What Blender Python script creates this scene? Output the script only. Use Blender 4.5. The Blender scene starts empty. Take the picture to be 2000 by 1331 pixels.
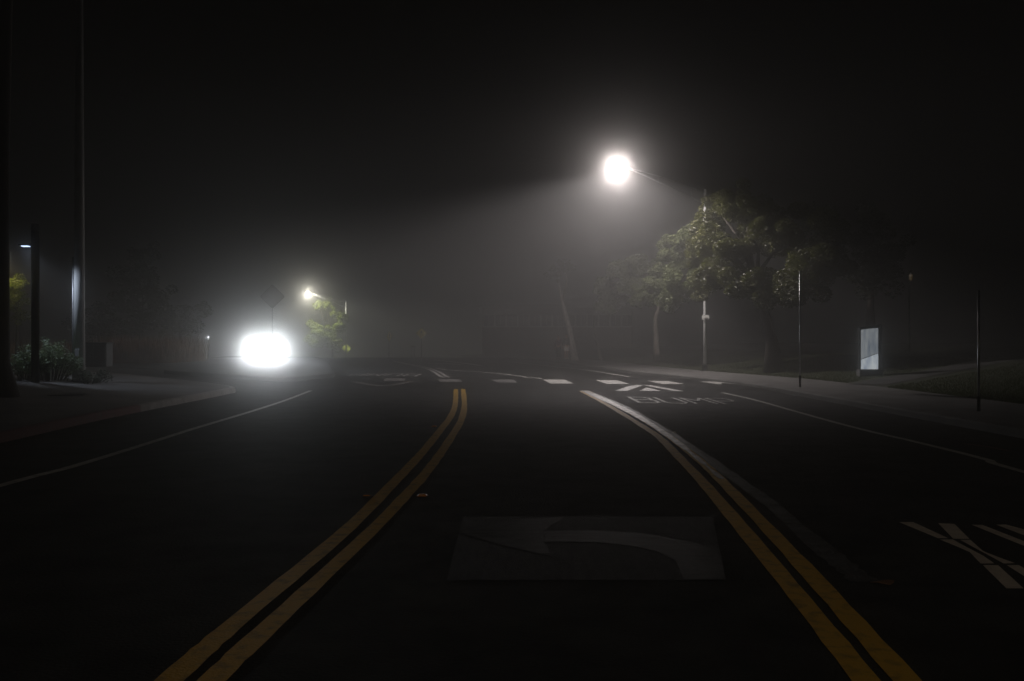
import bpy, bmesh, math, random
from mathutils import Vector, Matrix
R = math.radians
S = bpy.context.scene
C = S.collection
random.seed(7)

# ------------------------------------------------------------ camera, world, exposure
CAMH, F, CX, CY = 1.7, 1800.0, 1000.0, 666.0      # focal length in pixels of the 2000 px wide photograph
cam_d = bpy.data.cameras.new('camera'); cam = bpy.data.objects.new('camera', cam_d); C.objects.link(cam)
cam.location = (0, 0, CAMH); cam.rotation_euler = (R(90), 0, 0)
cam_d.sensor_width = 36; cam_d.lens = 36 * F / 2000; cam_d.clip_end = 3000; cam_d.clip_start = 0.05
S.camera = cam
W = bpy.data.worlds.new('World'); S.world = W; W.use_nodes = True
bg = W.node_tree.nodes['Background']; bg.inputs[0].default_value = (0.9, 0.85, 0.8, 1); bg.inputs[1].default_value = 0.0001
S.view_settings.view_transform = 'Standard'; S.view_settings.look = 'None'
S.view_settings.exposure = -0.25; S.view_settings.gamma = 1
S.cycles.use_denoising = True
S.cycles.volume_bounces = 1
S.cycles.max_bounces = 6
S.cycles.sample_clamp_indirect = 3

FOG_WIDE, FOG_FWD, G_WIDE, G_FWD = 0.006, 0.0095, 0.0, 0.985   # haze: two lobes, per metre
P_MAIN, P_FAR, P_BACK, P_HEAD, P_PATH = 6900, 10500, 1500, 1000, 520
P_MAIN_GLARE, P_FAR_GLARE = 540, 520

# ------------------------------------------------------------ helpers
def lin(t, a, b): return max(0.0, min(1.0, (t - a) / (b - a)))
def H(x, y):
    """height of the carriageway"""
    t = y + 0.25 * x
    b = 0.085 * lin(t, 31.8, 34.6) * (1 - lin(t, 39.8, 42.6))
    b *= (1 - lin(abs(x), 8.2, 9.0))
    c = -0.055 * max(0, y - 93)
    l = 0.08 * max(0, min(5.5, -x - 9.5)) * (1 - lin(y, 62, 85))
    return b + c + l
def G(px, py, off=0.0):
    """ground point seen at a pixel of the photograph"""
    dx, dz = (px - CX) / F, -(py - CY) / F
    lo, hi = 1.0, 1.0
    y = 1.0
    while y < 400:
        if CAMH + dz * y < H(dx * y, y) + off: break
        y += 0.25
    lo, hi = y - 0.25, y
    for _ in range(20):
        m = (lo + hi) / 2
        if CAMH + dz * m < H(dx * m, m) + off: hi = m
        else: lo = m
    return Vector((dx * hi, hi, 0))
def at(px, py, y): return Vector(((px - CX) / F * y, y, CAMH - (py - CY) / F * y))

class MB:
    def __init__(s): s.v = []; s.f = []
    def add(s, v, f):
        n = len(s.v); s.v += [tuple(p) for p in v]; s.f += [tuple(i + n for i in q) for q in f]; return s
    def box(s, c, d, m=None):
        x, y, z = d[0] / 2, d[1] / 2, d[2] / 2
        vs = [Vector((a * x, b * y, e * z)) for a in (-1, 1) for b in (-1, 1) for e in (-1, 1)]
        if m: vs = [m @ v for v in vs]
        vs = [v + Vector(c) for v in vs]
        return s.add(vs, [(0, 1, 3, 2), (4, 6, 7, 5), (0, 4, 5, 1), (2, 3, 7, 6), (0, 2, 6, 4), (1, 5, 7, 3)])
    def tube(s, pts, rs, n=10, caps=True):
        pts = [Vector(p) for p in pts]; k = len(pts)
        if not isinstance(rs, (list, tuple)): rs = [rs] * k
        vs = []
        ref = None
        for i, p in enumerate(pts):
            d = (pts[min(i + 1, k - 1)] - pts[max(i - 1, 0)]).normalized()
            if ref is None: ref = Vector((1, 0, 0)) if abs(d.x) < .9 else Vector((0, 1, 0))
            u = (ref - d * ref.dot(d)).normalized(); w = d.cross(u); ref = u
            for j in range(n):
                a = 2 * math.pi * j / n
                vs.append(p + (u * math.cos(a) + w * math.sin(a)) * rs[i])
        fs = [(i * n + j, i * n + (j + 1) % n, (i + 1) * n + (j + 1) % n, (i + 1) * n + j) for i in range(k - 1) for j in range(n)]
        if caps: fs += [tuple(range(n - 1, -1, -1)), tuple(range((k - 1) * n, k * n))]
        return s.add(vs, fs)
    def lathe(s, prof, c=(0, 0, 0), n=16):
        c = Vector(c); vs = []
        for r, z in prof:
            for j in range(n):
                a = 2 * math.pi * j / n; vs.append(c + Vector((r * math.cos(a), r * math.sin(a), z)))
        k = len(prof)
        fs = [(i * n + j, i * n + (j + 1) % n, (i + 1) * n + (j + 1) % n, (i + 1) * n + j) for i in range(k - 1) for j in range(n)]
        fs += [tuple(range(n - 1, -1, -1)), tuple(range((k - 1) * n, k * n))]
        return s.add(vs, fs)
    def build(s, name, mat, parent=None, smooth=False):
        me = bpy.data.meshes.new(name); me.from_pydata(s.v, [], s.f); me.validate(); me.update()
        if smooth:
            for p in me.polygons: p.use_smooth = True
        o = bpy.data.objects.new(name, me); C.objects.link(o); me.materials.append(mat)
        if parent: o.parent = parent
        return o
def tag(o, label=None, cat=None, group=None, kind=None):
    if label: o['label'] = label
    if cat: o['category'] = cat
    if group: o['group'] = group
    if kind: o['kind'] = kind
    return o
def empty(name, loc, label, cat, rz=0, group=None):
    o = bpy.data.objects.new(name, None); C.objects.link(o); o.location = loc; o.rotation_euler = (0, 0, rz)
    return tag(o, label, cat, group)
def bevel(o, w=0.01, n=2):
    m = o.modifiers.new('bevel', 'BEVEL'); m.width = w; m.segments = n; m.limit_method = 'ANGLE'; return o

# ------------------------------------------------------------ materials
def mat(name, col, rough=0.7, metal=0.0, var=0.0, scale=4.0, bump=0.0, bscale=60.0, spec=0.5, stretch=None, col2=None, detail=6, trans=0.0, thr=None, rvar=None):
    m = bpy.data.materials.new(name); m.use_nodes = True; nt = m.node_tree; N = nt.nodes; L = nt.links
    b = N['Principled BSDF']; b.inputs['Base Color'].default_value = (*col, 1); b.inputs['Roughness'].default_value = rough
    b.inputs['Metallic'].default_value = metal; b.inputs['Specular IOR Level'].default_value = spec
    tc = N.new('ShaderNodeTexCoord'); mp = N.new('ShaderNodeMapping'); L.new(tc.outputs['Object'], mp.inputs[0])
    if stretch: mp.inputs['Scale'].default_value = stretch
    if var or col2:
        n = N.new('ShaderNodeTexNoise'); n.inputs['Scale'].default_value = scale; n.inputs['Detail'].default_value = detail
        L.new(mp.outputs[0], n.inputs['Vector'])
        r = N.new('ShaderNodeValToRGB'); L.new(n.outputs[0], r.inputs[0])
        c2 = col2 or tuple(c * (1 - var) for c in col)
        c1 = col if col2 else tuple(min(1, c * (1 + var)) for c in col)
        r.color_ramp.elements[0].color = (*c2, 1); r.color_ramp.elements[1].color = (*c1, 1)
        lo, hi = thr or (0.35, 0.65)
        r.color_ramp.elements[0].position = lo; r.color_ramp.elements[1].position = hi
        L.new(r.outputs[0], b.inputs['Base Color'])
    if bump:
        n2 = N.new('ShaderNodeTexNoise'); n2.inputs['Scale'].default_value = bscale; n2.inputs['Detail'].default_value = 8
        L.new(mp.outputs[0], n2.inputs['Vector'])
        bu = N.new('ShaderNodeBump'); bu.inputs['Strength'].default_value = bump; bu.inputs['Distance'].default_value = 0.02
        L.new(n2.outputs[0], bu.inputs['Height']); L.new(bu.outputs[0], b.inputs['Normal'])
    if rvar:
        n3 = N.new('ShaderNodeTexNoise'); n3.inputs['Scale'].default_value = rvar[0]; n3.inputs['Detail'].default_value = 9; n3.inputs['Roughness'].default_value = .7
        L.new(mp.outputs[0], n3.inputs['Vector']); mr = N.new('ShaderNodeMapRange')
        mr.inputs['From Min'].default_value = .38; mr.inputs['From Max'].default_value = .62
        mr.inputs['To Min'].default_value = rvar[1]; mr.inputs['To Max'].default_value = rvar[2]
        L.new(n3.outputs[0], mr.inputs['Value']); L.new(mr.outputs[0], b.inputs['Specular IOR Level'])
    if trans:
        tr = N.new('ShaderNodeBsdfTranslucent'); mx = N.new('ShaderNodeMixShader'); mx.inputs[0].default_value = trans
        tr.inputs[0].default_value = (col[0] * 1.6, col[1] * 1.8, col[2], 1)
        L.new(b.outputs[0], mx.inputs[1]); L.new(tr.outputs[0], mx.inputs[2]); L.new(mx.outputs[0], N['Material Output'].inputs[0])
    return m
def emit(name, col, s):
    m = bpy.data.materials.new(name); m.use_nodes = True; b = m.node_tree.nodes['Principled BSDF']
    b.inputs['Base Color'].default_value = (.8, .8, .8, 1)
    b.inputs['Emission Color'].default_value = (*col, 1); b.inputs['Emission Strength'].default_value = s
    return m
M = dict(
    asphalt=mat('asphalt', (.018, .0175, .017), .8, var=.5, scale=1.1, bump=.7, bscale=40, rvar=(2.2, .08, .24), detail=10),
    patch=mat('black_road_paint', (.0125, .0125, .013), .6, var=.3, scale=9, bump=.45, bscale=45, rvar=(5, .05, .12), stretch=(3, .5, 1)),
    arrowold=mat('blacked_out_arrow', (.014, .014, .015), .46, var=.3, scale=12, bump=.3, bscale=40, rvar=(4, .02, .085), stretch=(.6, 4, 1)),
    scar=mat('ground_scar', (.022, .021, .021), .55, var=.8, scale=7, bump=.7, bscale=30, rvar=(3, .05, .6)),
    yellow=mat('yellow_paint', (.68, .39, .018), .6, scale=9, bump=.5, bscale=50, spec=.28, col2=(.34, .20, .014), thr=(.28, .5)),
    white=mat('white_paint', (.62, .60, .56), .5, scale=8, bump=.4, bscale=50, spec=.5, col2=(.28, .27, .26), thr=(.3, .52)),
    whitefaded=mat('faded_white_paint', (.2, .19, .185), .7, scale=11, bump=.5, bscale=50, col2=(.05, .048, .046), thr=(.36, .56), spec=.3),
    whiteworn=mat('worn_white_paint', (.48, .46, .44), .6, scale=11, bump=.5, bscale=50, col2=(.06, .058, .055), thr=(.36, .56)),
    cream=mat('cream_stencil_paint', (.78, .69, .58), .6, scale=10, bump=.4, bscale=50, col2=(.6, .52, .45)),
    overlay=mat('pale_strip_paint', (.36, .32, .28), .42, scale=6, bump=.6, bscale=35, col2=(.10, .07, .04), thr=(.40, .56), spec=.5, stretch=(1, .5, 1)),
    concrete=mat('concrete', (.11, .105, .10), .85, var=.25, scale=1.1, bump=.35, bscale=30),
    darkconcrete=mat('dimmed_concrete', (.04, .039, .037), .9, var=.3, scale=1.1, bump=.35, bscale=30),  # concrete darkened in colour to stay dim under headlights and lamps
    kerb=mat('kerb_concrete', (.24, .228, .216), .8, var=.3, scale=3.5, bump=.5, bscale=22),
    redkerb=mat('red_kerb_paint', (.10, .011, .009), .7, scale=4, bump=.4, bscale=25, col2=(.06, .035, .032), thr=(.3, .5)),
    soil=mat('soil', (.05, .038, .028), .95, var=.5, scale=3, bump=.9, bscale=14),
    lawn=mat('lawn_grass', (.03, .036, .010), .9, scale=2.5, bump=1, bscale=35, col2=(.015, .019, .006)),
    grass=mat('grass_blades', (.036, .042, .012), .7, trans=.25),
    bark=mat('bark', (.16, .13, .10), .9, var=.4, scale=5, bump=.8, bscale=12, stretch=(3, 3, .6)),
    barkdark=mat('dark_bark', (.035, .028, .024), .9, var=.4, scale=5, bump=.9, bscale=12, stretch=(3, 3, .6)),
    whitebark=mat('white_bark', (.42, .38, .34), .85, var=.3, scale=4, bump=.5, bscale=12),
    palebark=mat('pale_bark', (.27, .235, .2), .85, var=.35, scale=4, bump=.6, bscale=12, stretch=(2, 2, .7)),
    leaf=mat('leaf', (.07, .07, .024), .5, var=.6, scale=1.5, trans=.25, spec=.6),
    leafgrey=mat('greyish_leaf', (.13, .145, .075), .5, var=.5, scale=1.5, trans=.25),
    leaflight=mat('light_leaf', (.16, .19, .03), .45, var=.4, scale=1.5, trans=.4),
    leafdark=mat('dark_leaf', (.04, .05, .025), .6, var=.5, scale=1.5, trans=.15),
    straw=mat('dry_grass', (.16, .085, .045), .9, var=.5, scale=2, trans=.2),
    galv=mat('galvanised_steel', (.66, .67, .66), .5, .1, var=.12, scale=9, bump=.08, bscale=30, stretch=(1, 1, .25)),
    galvthin=mat('thin_galvanised_steel', (.36, .36, .37), .42, .6, var=.15, scale=9),
    postmetal=mat('polished_post_metal', (.75, .77, .8), .3, .95, var=.1, scale=9),
    darkmetal=mat('dark_painted_metal', (.014, .014, .014), .85, 0, var=.3, scale=5, spec=.15),
    greymetal=mat('grey_painted_metal', (.04, .04, .04), .5, .2, var=.2, scale=4, bump=.1),
    steelhead=mat('lamp_head_metal', (.3, .3, .3), .5, .6),
    signyellow=mat('sign_yellow', (.85, .74, .25), .5, var=.1, scale=3),
    signgreen=mat('sign_lime', (.62, .72, .12), .5, var=.1, scale=3),
    signblack=mat('sign_black', (.01, .01, .01), .6),
    signback=mat('sign_back', (.10, .10, .095), .6, .3, var=.15, scale=3),
    wall=mat('stucco_wall', (.42, .40, .38), .9, var=.15, scale=1, bump=.3, bscale=20),
    wallbase=mat('brick_base', (.14, .10, .085), .9, var=.3, scale=3, bump=.4, bscale=10),
    trim=mat('pale_trim', (.6, .6, .57), .7, var=.1, scale=3),
    glass=mat('dark_glass', (.02, .022, .024), .12, spec=.6, var=.2, scale=1),
    carpaint=mat('car_paint', (.10, .11, .12), .28, .5, spec=.6, var=.05, scale=1),
    rubber=mat('rubber', (.012, .012, .012), .85, var=.2, scale=20),
    rim=mat('wheel_rim', (.45, .45, .46), .35, .9),
    plastic=mat('black_plastic', (.012, .012, .012), .6),
    skin=mat('skin', (.42, .26, .19), .55, var=.1, scale=8),
    hair=mat('hair', (.05, .028, .015), .6, var=.4, scale=40),
    clothdark=mat('dark_cloth', (.022, .02, .022), .9, var=.3, scale=12, bump=.3),
    clothplum=mat('plum_cloth', (.09, .035, .06), .9, var=.3, scale=12, bump=.3),
    clothpale=mat('pale_cloth', (.8, .76, .7), .85, var=.15, scale=9, bump=.3),
    clothgrey=mat('grey_cloth', (.20, .20, .20), .85, var=.15, scale=9, bump=.3),
    amber=mat('amber_reflector', (.85, .30, .03), .25, spec=.8),
    markerwhite=mat('marker_ceramic', (.6, .55, .45), .35, var=.2, scale=30),
    iron=mat('cast_iron', (.02, .018, .016), .6, .6, var=.4, scale=30, bump=.5, bscale=60),
    whitewood=mat('white_board', (.6, .6, .6), .6, var=.2, scale=6),
)
M['lens_main'] = emit('lit_lamp_lens', (1, .95, .93), 25)
M['lens_far'] = emit('lit_far_lens', (1, .97, .86), 25)
M['lens_blue'] = emit('lit_blue_lens', (.55, .7, 1), 3.5)
M['lens_small'] = emit('lit_bulb_and_glint', (.9, .93, 1), 2.5)
M['lens_amber'] = emit('dim_amber_glass', (.9, .55, .12), .045)
M['headlens'] = emit('headlight_lens', (.95, .98, 1), 60)
def glow_panel():
    m = bpy.data.materials.new('streaky_glowing_panel'); m.use_nodes = True; nt = m.node_tree; N = nt.nodes; L = nt.links
    b = N['Principled BSDF']; b.inputs['Base Color'].default_value = (.3, .32, .35, 1); b.inputs['Roughness'].default_value = .5
    tc = N.new('ShaderNodeTexCoord'); mp = N.new('ShaderNodeMapping'); mp.inputs['Scale'].default_value = (3.2, 3.2, .55)
    n = N.new('ShaderNodeTexNoise'); n.inputs['Scale'].default_value = 2.2; n.inputs['Detail'].default_value = 8; n.inputs['Roughness'].default_value = .65
    L.new(tc.outputs['Object'], mp.inputs[0]); L.new(mp.outputs[0], n.inputs['Vector'])
    r = N.new('ShaderNodeValToRGB'); L.new(n.outputs[0], r.inputs[0])
    r.color_ramp.elements[0].position = .32; r.color_ramp.elements[1].position = .68
    r.color_ramp.elements[0].color = (.26, .34, .46, 1); r.color_ramp.elements[1].color = (.95, 1, 1, 1)
    L.new(r.outputs[0], b.inputs['Emission Color'])  # panel face glows by itself, in streaky noise
    b.inputs['Emission Strength'].default_value = 1.0
    return m

# ------------------------------------------------------------ light helper
def spot(name, loc, aim, power, angle, blend, col, parent=None, radius=.08):
    d = bpy.data.lights.new(name, 'SPOT'); d.energy = power; d.spot_size = R(angle); d.spot_blend = blend
    d.color = col; d.shadow_soft_size = radius
    o = bpy.data.objects.new(name, d); C.objects.link(o); o.location = loc
    o.rotation_euler = (Vector(aim) - Vector(loc)).to_track_quat('-Z', 'Y').to_euler()
    if parent:
        bpy.context.view_layer.update(); o.parent = parent; o.matrix_parent_inverse = parent.matrix_world.inverted()
    return o
def point(name, loc, power, col, parent=None, radius=.08):
    d = bpy.data.lights.new(name, 'POINT'); d.energy = power; d.color = col; d.shadow_soft_size = radius
    o = bpy.data.objects.new(name, d); C.objects.link(o); o.location = loc
    if parent:
        bpy.context.view_layer.update(); o.parent = parent; o.matrix_parent_inverse = parent.matrix_world.inverted()
    return o

# ------------------------------------------------------------ ground and roads
def grid(name, xs, ys, zf, m, smooth=True):
    mb = MB(); nx = len(xs)
    mb.v = [(x, y, zf(x, y)) for y in ys for x in xs]
    mb.f = [(j * nx + i, j * nx + i + 1, (j + 1) * nx + i + 1, (j + 1) * nx + i) for j in range(len(ys) - 1) for i in range(nx - 1)]
    return mb.build(name, m, smooth=smooth)
def frange(a, b, s):
    r = []; x = a
    while x < b - 1e-6: r.append(x); x += s
    r.append(b); return r
xs = frange(-60, -10, 2.5) + frange(-9.5, 9.5, .35)[0:] + frange(11, 60, 3.5)
xs = sorted(set(round(x, 3) for x in xs))
ys = sorted(set(round(y, 3) for y in frange(-40, 26, 3) + frange(27, 48, .35) + frange(50, 110, 2) + frange(115, 300, 10)))
tag(grid('road', xs, ys, H, M['asphalt']), 'dark asphalt road bending away to the left in fog', kind='structure')
tag(grid('ground', frange(-600, 600, 60), frange(-300, 900, 60), lambda x, y: -0.6 - 0.055 * max(0, y - 60), M['soil']), 'dark open ground under the fog', kind='structure')

def interp(tab, y):
    if y <= tab[0][0]: return tab[0][1]
    for (a, b), (c, d) in zip(tab, tab[1:]):
        if y <= c:
            return b + (d - b) * (y - a) / (c - a)
    return tab[-1][1]
KR = [(-30, 9.0), (15, 8.9), (30, 8.75), (34, 8.55), (37, 8.2), (41, 7.4), (46.5, 6.2), (56, 4.9), (67, 3.9), (78, 1.8), (93, -3.6), (110, -15), (135, -40)]
KL = [(-30, -7.8), (5, -8.25), (15.3, -8.5), (20, -8.85), (28, -8.98), (30.2, -9.05), (31.2, -9.5), (31.9, -10.6), (32.6, -13), (34, -18), (38, -30)]
KF = [(37.1, -14.0), (37.6, -10.5), (38.4, -8.6), (40, -7.75), (42, -8.1), (45, -8.75), (63, -12.7), (82, -18.4), (110, -38)]
def lawn_z(x, y):
    d = x - interp(KR, y); return -0.055 * max(0, y - 93) + .15 + .10 * max(0, min(7, d - 3.2)) + .03 * max(0, min(20, d - 9))
def side_z(x, y): return -0.055 * max(0, y - 93) + .15 + .012 * (x - interp(KR, y))
def rows(name, ys, x0, x1, zf, m, n=6):
    mb = MB()
    for y in ys:
        a, b = x0(y), x1(y)
        for i in range(n + 1):
            x = a + (b - a) * i / n; mb.v.append((x, y, zf(x, y)))
    k = n + 1
    mb.f = [(j * k + i, j * k + i + 1, (j + 1) * k + i + 1, (j + 1) * k + i) for j in range(len(ys) - 1) for i in range(n)]
    return mb.build(name, m, smooth=True)
def kerb(name, tab, sgn, y0, y1, m, top, step=.6, label=None, w=.16):
    """kerb with a rounded nose; sgn is the side the pavement lies on"""
    mb = MB(); yy = frange(y0, y1, step) if not callable(step) else step
    pts = [Vector((interp(tab, y), y, 0)) for y in yy]
    for i, p in enumerate(pts):
        d = (pts[min(i + 1, len(pts) - 1)] - pts[max(i - 1, 0)]).normalized(); nrm = Vector((d.y, -d.x, 0)) * (1 if sgn > 0 else -1)
        base = H(p.x - nrm.x * .1, p.y)
        z1 = top(p.x, p.y)
        for o_, z in ((-.03, base - .05), (-.012, z1 - .03), (.02, z1 + .003), (w, z1 + .005), (w + .002, z1 - .04)):
            q = p + nrm * o_; mb.v.append((q.x, q.y, z))
    mb.f = [(i * 5 + j, i * 5 + j + 1, (i + 1) * 5 + j + 1, (i + 1) * 5 + j) for i in range(len(pts) - 1) for j in range(4)]
    return tag(mb.build(name, m, smooth=False), label, kind='structure')
ysr = frange(-30, 60, 1.2) + frange(62, 135, 3)
tag(rows('pavement', ysr, lambda y: interp(KR, y) + .1, lambda y: interp(KR, y) + 3.3, side_z, M['concrete']), 'pale concrete pavement curving along the lawn', kind='structure')
tag(rows('lawn', ysr, lambda y: interp(KR, y) + 3.3, lambda y: interp(KR, y) + 55, lambda x, y: lawn_z(x, y) + .03, M['lawn'], 30), 'dim lawn sloping up from the right-hand pavement', kind='structure')
kerb('kerb', KR, 1, -30, 135, M['concrete'], side_z, label='kerb along the pavement by the lawn')
ltop = lambda x, y: H(x, y) + .16
ysl = frange(-30, 30, 1.2) + [30.2, 30.7, 31.2, 31.6, 31.9, 32.3, 32.6, 33.2, 34, 36, 38]
tag(rows('pavement', ysl, lambda y: interp(KL, y) - .1, lambda y: interp(KL, y) - 5.4, ltop, M['concrete']), 'concrete pavement by the bush and tall pole', kind='structure')
tag(rows('planting_ground', ysl, lambda y: interp(KL, y) - 5.4, lambda y: -62, lambda x, y: ltop(x, y) + .04, M['soil'], 12), 'dark planted ground behind the near pavement', kind='structure')
kerb('kerb', KL, -1, -30, 22, M['redkerb'], ltop, label='red-painted kerb at the left')
kerb('kerb', KL, -1, 22, 38, M['kerb'], ltop, step=.3, label='bare concrete kerb rounding into the side entrance')
ysf = [37.15, 37.4, 37.6, 38, 38.4, 39.2, 40, 41, 42, 43.5, 45] + frange(48, 110, 3)
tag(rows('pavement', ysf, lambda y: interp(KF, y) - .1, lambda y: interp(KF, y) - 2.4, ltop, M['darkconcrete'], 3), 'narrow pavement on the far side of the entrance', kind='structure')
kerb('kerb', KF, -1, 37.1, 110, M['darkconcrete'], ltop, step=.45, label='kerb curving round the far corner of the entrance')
tag(rows('verge', frange(38, 200, 4), lambda y: -26 - max(0, y - 62) * .62, lambda y: -120, lambda x, y: H(x, y) + .12, M['soil'], 10), 'dark verge beyond the side entrance', kind='structure')
# footpath off the pavement
mb = MB(); pa = [(12.0, 31.2), (14.5, 33.0), (18.5, 35.5), (25, 38.5)]
for i, (x, y) in enumerate(pa):
    for s_ in (-.8, .8):
        px_, py_ = x - s_ * .45, y + s_ * .9
        mb.v.append((px_, py_, lawn_z(px_, py_) + .045))
mb.f = [(i * 2, i * 2 + 1, i * 2 + 3, i * 2 + 2) for i in range(3)]
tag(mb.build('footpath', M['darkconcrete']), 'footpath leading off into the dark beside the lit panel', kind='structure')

# ------------------------------------------------------------ markings
def catmull(P, n=8):
    out = []
    P = [P[0] * 2 - P[1]] + P + [P[-1] * 2 - P[-2]]
    for i in range(1, len(P) - 2):
        a, b, c, d = P[i - 1:i + 3]
        for k in range(n):
            t = k / n
            out.append(.5 * ((2 * b) + (c - a) * t + (2 * a - 5 * b + 4 * c - d) * t * t + (3 * b - 3 * c + d - a) * t ** 3))
    out.append(P[-2]); return out
def stripe(mb, pts, w, lift=.005, n=8, wob=.0):
    pts = catmull([Vector(p) for p in pts], n); n0 = len(mb.v)
    # resample so that the strip follows the speed table
    q = [pts[0]]
    for p in pts[1:]:
        k = max(1, int((p - q[-1]).length / .35)); a = q[-1].copy()
        for i in range(1, k + 1): q.append(a.lerp(p, i / k))
    for i, p in enumerate(q):
        d = (q[min(i + 1, len(q) - 1)] - q[max(i - 1, 0)]).normalized(); nr = Vector((-d.y, d.x, 0))
        ww = (w if not isinstance(w, tuple) else w[0] + (w[1] - w[0]) * i / len(q)) / 2 + random.uniform(-wob, wob)
        for s_ in (-1, 1):
            r = p + nr * ww * s_; mb.v.append((r.x, r.y, H(r.x, r.y) + lift))
    for i in range(len(q) - 1):
        a = n0 + i * 2; mb.f.append((a, a + 1, a + 3, a + 2))
def poly(mb, pix, lift=.005, world=False):
    """painted patch, cut fine enough to lie on the ramps"""
    P = [Vector((p[0], p[1], 0)) if world else G(*p) for p in pix]
    bm = bmesh.new(); bm.faces.new([bm.verts.new(p) for p in P])
    bmesh.ops.triangulate(bm, faces=bm.faces[:])
    y0, y1 = min(p.y for p in P), max(p.y for p in P)
    if y1 > 27:
        y = y0 + .4
        while y < y1 and y < 48:
            bmesh.ops.bisect_plane(bm, geom=bm.verts[:] + bm.edges[:] + bm.faces[:], plane_co=(0, y, 0), plane_no=(.243, .97, 0)); y += .4
    bm.verts.index_update(); bm.normal_update()
    n = len(mb.v)
    for v in bm.verts: mb.v.append((v.co.x, v.co.y, H(v.co.x, v.co.y) + lift))
    for f in bm.faces:
        idx = [n + v.index for v in f.verts]
        if f.normal.z < 0: idx.reverse()
        mb.f.append(tuple(idx))
    bm.free()
def mark(name, m, label, *, stripes=(), polys=(), w=.1, lift=.005, wob=.0):
    mb = MB()
    for s_ in stripes: stripe(mb, s_, w, lift, wob=wob)
    for p in polys: poly(mb, p, lift)
    return tag(mb.build(name, m), label, kind='structure')
gp = lambda L_: [G(*p) for p in L_]
yl1 = [Vector((-1.87, .5, 0)), Vector((-1.79, 2.6, 0))] + gp([(331, 1331), (468, 1211), (679, 1034), (769, 944), (808, 903.5), (832, 876.5), (862, 839), (880, 815), (889, 791), (890.5, 761.5)])
yl2 = [Vector((-1.66, .5, 0)), Vector((-1.58, 2.6, 0))] + gp([(414, 1331), (542, 1210), (730, 1034), (793, 968), (826, 932), (856, 893), (880, 857), (901, 821), (907, 791), (904.5, 761)])
mark('yellow_line', M['yellow'], 'pair of yellow lines curving up the road to the speed table', stripes=(yl1, yl2), w=.145, wob=.006)
yr1 = gp([(1136, 765.5), (1162, 779), (1200, 800), (1260, 837), (1290, 858), (1335, 904), (1380, 952), (1500, 1095), (1690, 1331)]) + [Vector((1.57, 2.6, 0)), Vector((1.4, .5, 0))]
yr2 = gp([(1148, 765.5), (1173, 778), (1200, 792), (1230, 807), (1260, 823.5), (1305, 853), (1343, 882), (1380, 913), (1422, 954), (1545, 1083), (1770, 1331)]) + [Vector((1.78, 2.6, 0)), Vector((1.61, .5, 0))]
mark('yellow_line', M['yellow'], 'pair of yellow lines sweeping down under the street lamp to the lower right', stripes=(yr1, yr2), w=.145, lift=.009, wob=.006)
mark('ground_off_stripe', M['scar'], 'rough scar of a removed line beside the yellow pair', stripes=(gp([(1150, 766), (1215, 794), (1290, 836), (1345, 872), (1425, 928), (1500, 982), (1570, 1042), (1640, 1100), (1690, 1138)]),), w=.19, lift=.004, wob=.02)
mark('pale_overlay', M['overlay'], 'pale strip over the far end of the right yellow pair', stripes=(gp([(1141, 764.5), (1172, 778.5), (1208, 795), (1243, 813.5), (1280, 836), (1318, 862.5), (1362, 897), (1410, 938)]),), w=(.26, .05), lift=.013, wob=.02)  # tapering strip of patchy paler colour laid over the yellow pair
wl = [Vector((-5.98, 4, 0))] + gp([(0, 950), (140, 913), (280, 870), (385, 836.5), (490, 805), (560, 782), (607, 764)])
mark('white_line', M['white'], 'thin white line parallel to the red kerb', stripes=(wl,), w=.14, wob=.002)
wr = gp([(1411, 768), (1475, 782.5), (1550, 803.6), (1625, 824.6), (1700, 844), (1791, 865), (1923, 898), (2000, 923)]) + [Vector((6.5, 4, 0)), Vector((6.5, -9, 0))]
mark('white_line', M['white'], 'thin white line to the right of the painted word', stripes=(wr,), w=.13, wob=.002)
mark('dull_stripe', M['redkerb'], 'faint reddish stripe by the right gutter', stripes=(gp([(1885, 868), (1930, 874), (1970, 882)]),), w=.12)
# beyond the speed table
mark('yellow_line', M['whiteworn'], 'worn pair of lines beyond the crossing bending left', stripes=(gp([(879, 738), (862, 730), (849, 724), (831, 718), (792, 710.5), (766, 705)]), gp([(868, 738), (848, 728), (831, 720.5), (800, 713.5), (770, 707)])), w=.15)
mark('white_line', M['white'], 'long thin line running back from the crossing', stripes=(gp([(1058, 741), (1012, 735), (946, 728), (880, 724), (851, 720)]),), w=.13)
mark('white_line', M['white'], 'edge line along the far kerb', stripes=(gp([(1230, 737), (1140, 723), (1100, 719), (1050, 713.5), (1000, 708)]),), w=.13)
mark('lane_arrow', M['white'], 'thin white turn arrow far beyond the crossing', stripes=(gp([(836, 711), (870, 711), (902, 713)]), gp([(851, 704), (900, 709.7), (939, 714.8)])), w=.3)
mark('crosswalk', M['white'], 'broad bright white bars on the right half of the raised speed table', polys=(
    [(1060, 742.6), (1103, 742.6), (1120, 750), (1076, 750.4)], [(1163, 743.6), (1205, 744), (1229, 751), (1186, 751)],
    [(1264, 745), (1305, 745.4), (1337, 751), (1296, 751.6)], [(1366, 746), (1400, 746.6), (1440, 751.6), (1402, 751.6)]))
mark('crosswalk', M['whitefaded'], 'worn dim bars on the left half of the raised speed table', polys=(
    [(960, 742.6), (1003, 742.6), (1011, 748.4), (972, 748.4)], [(856, 742), (897, 742), (903, 747), (859, 747)], [(752, 740), (792, 740.4), (790, 745), (748, 745)]))
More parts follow.
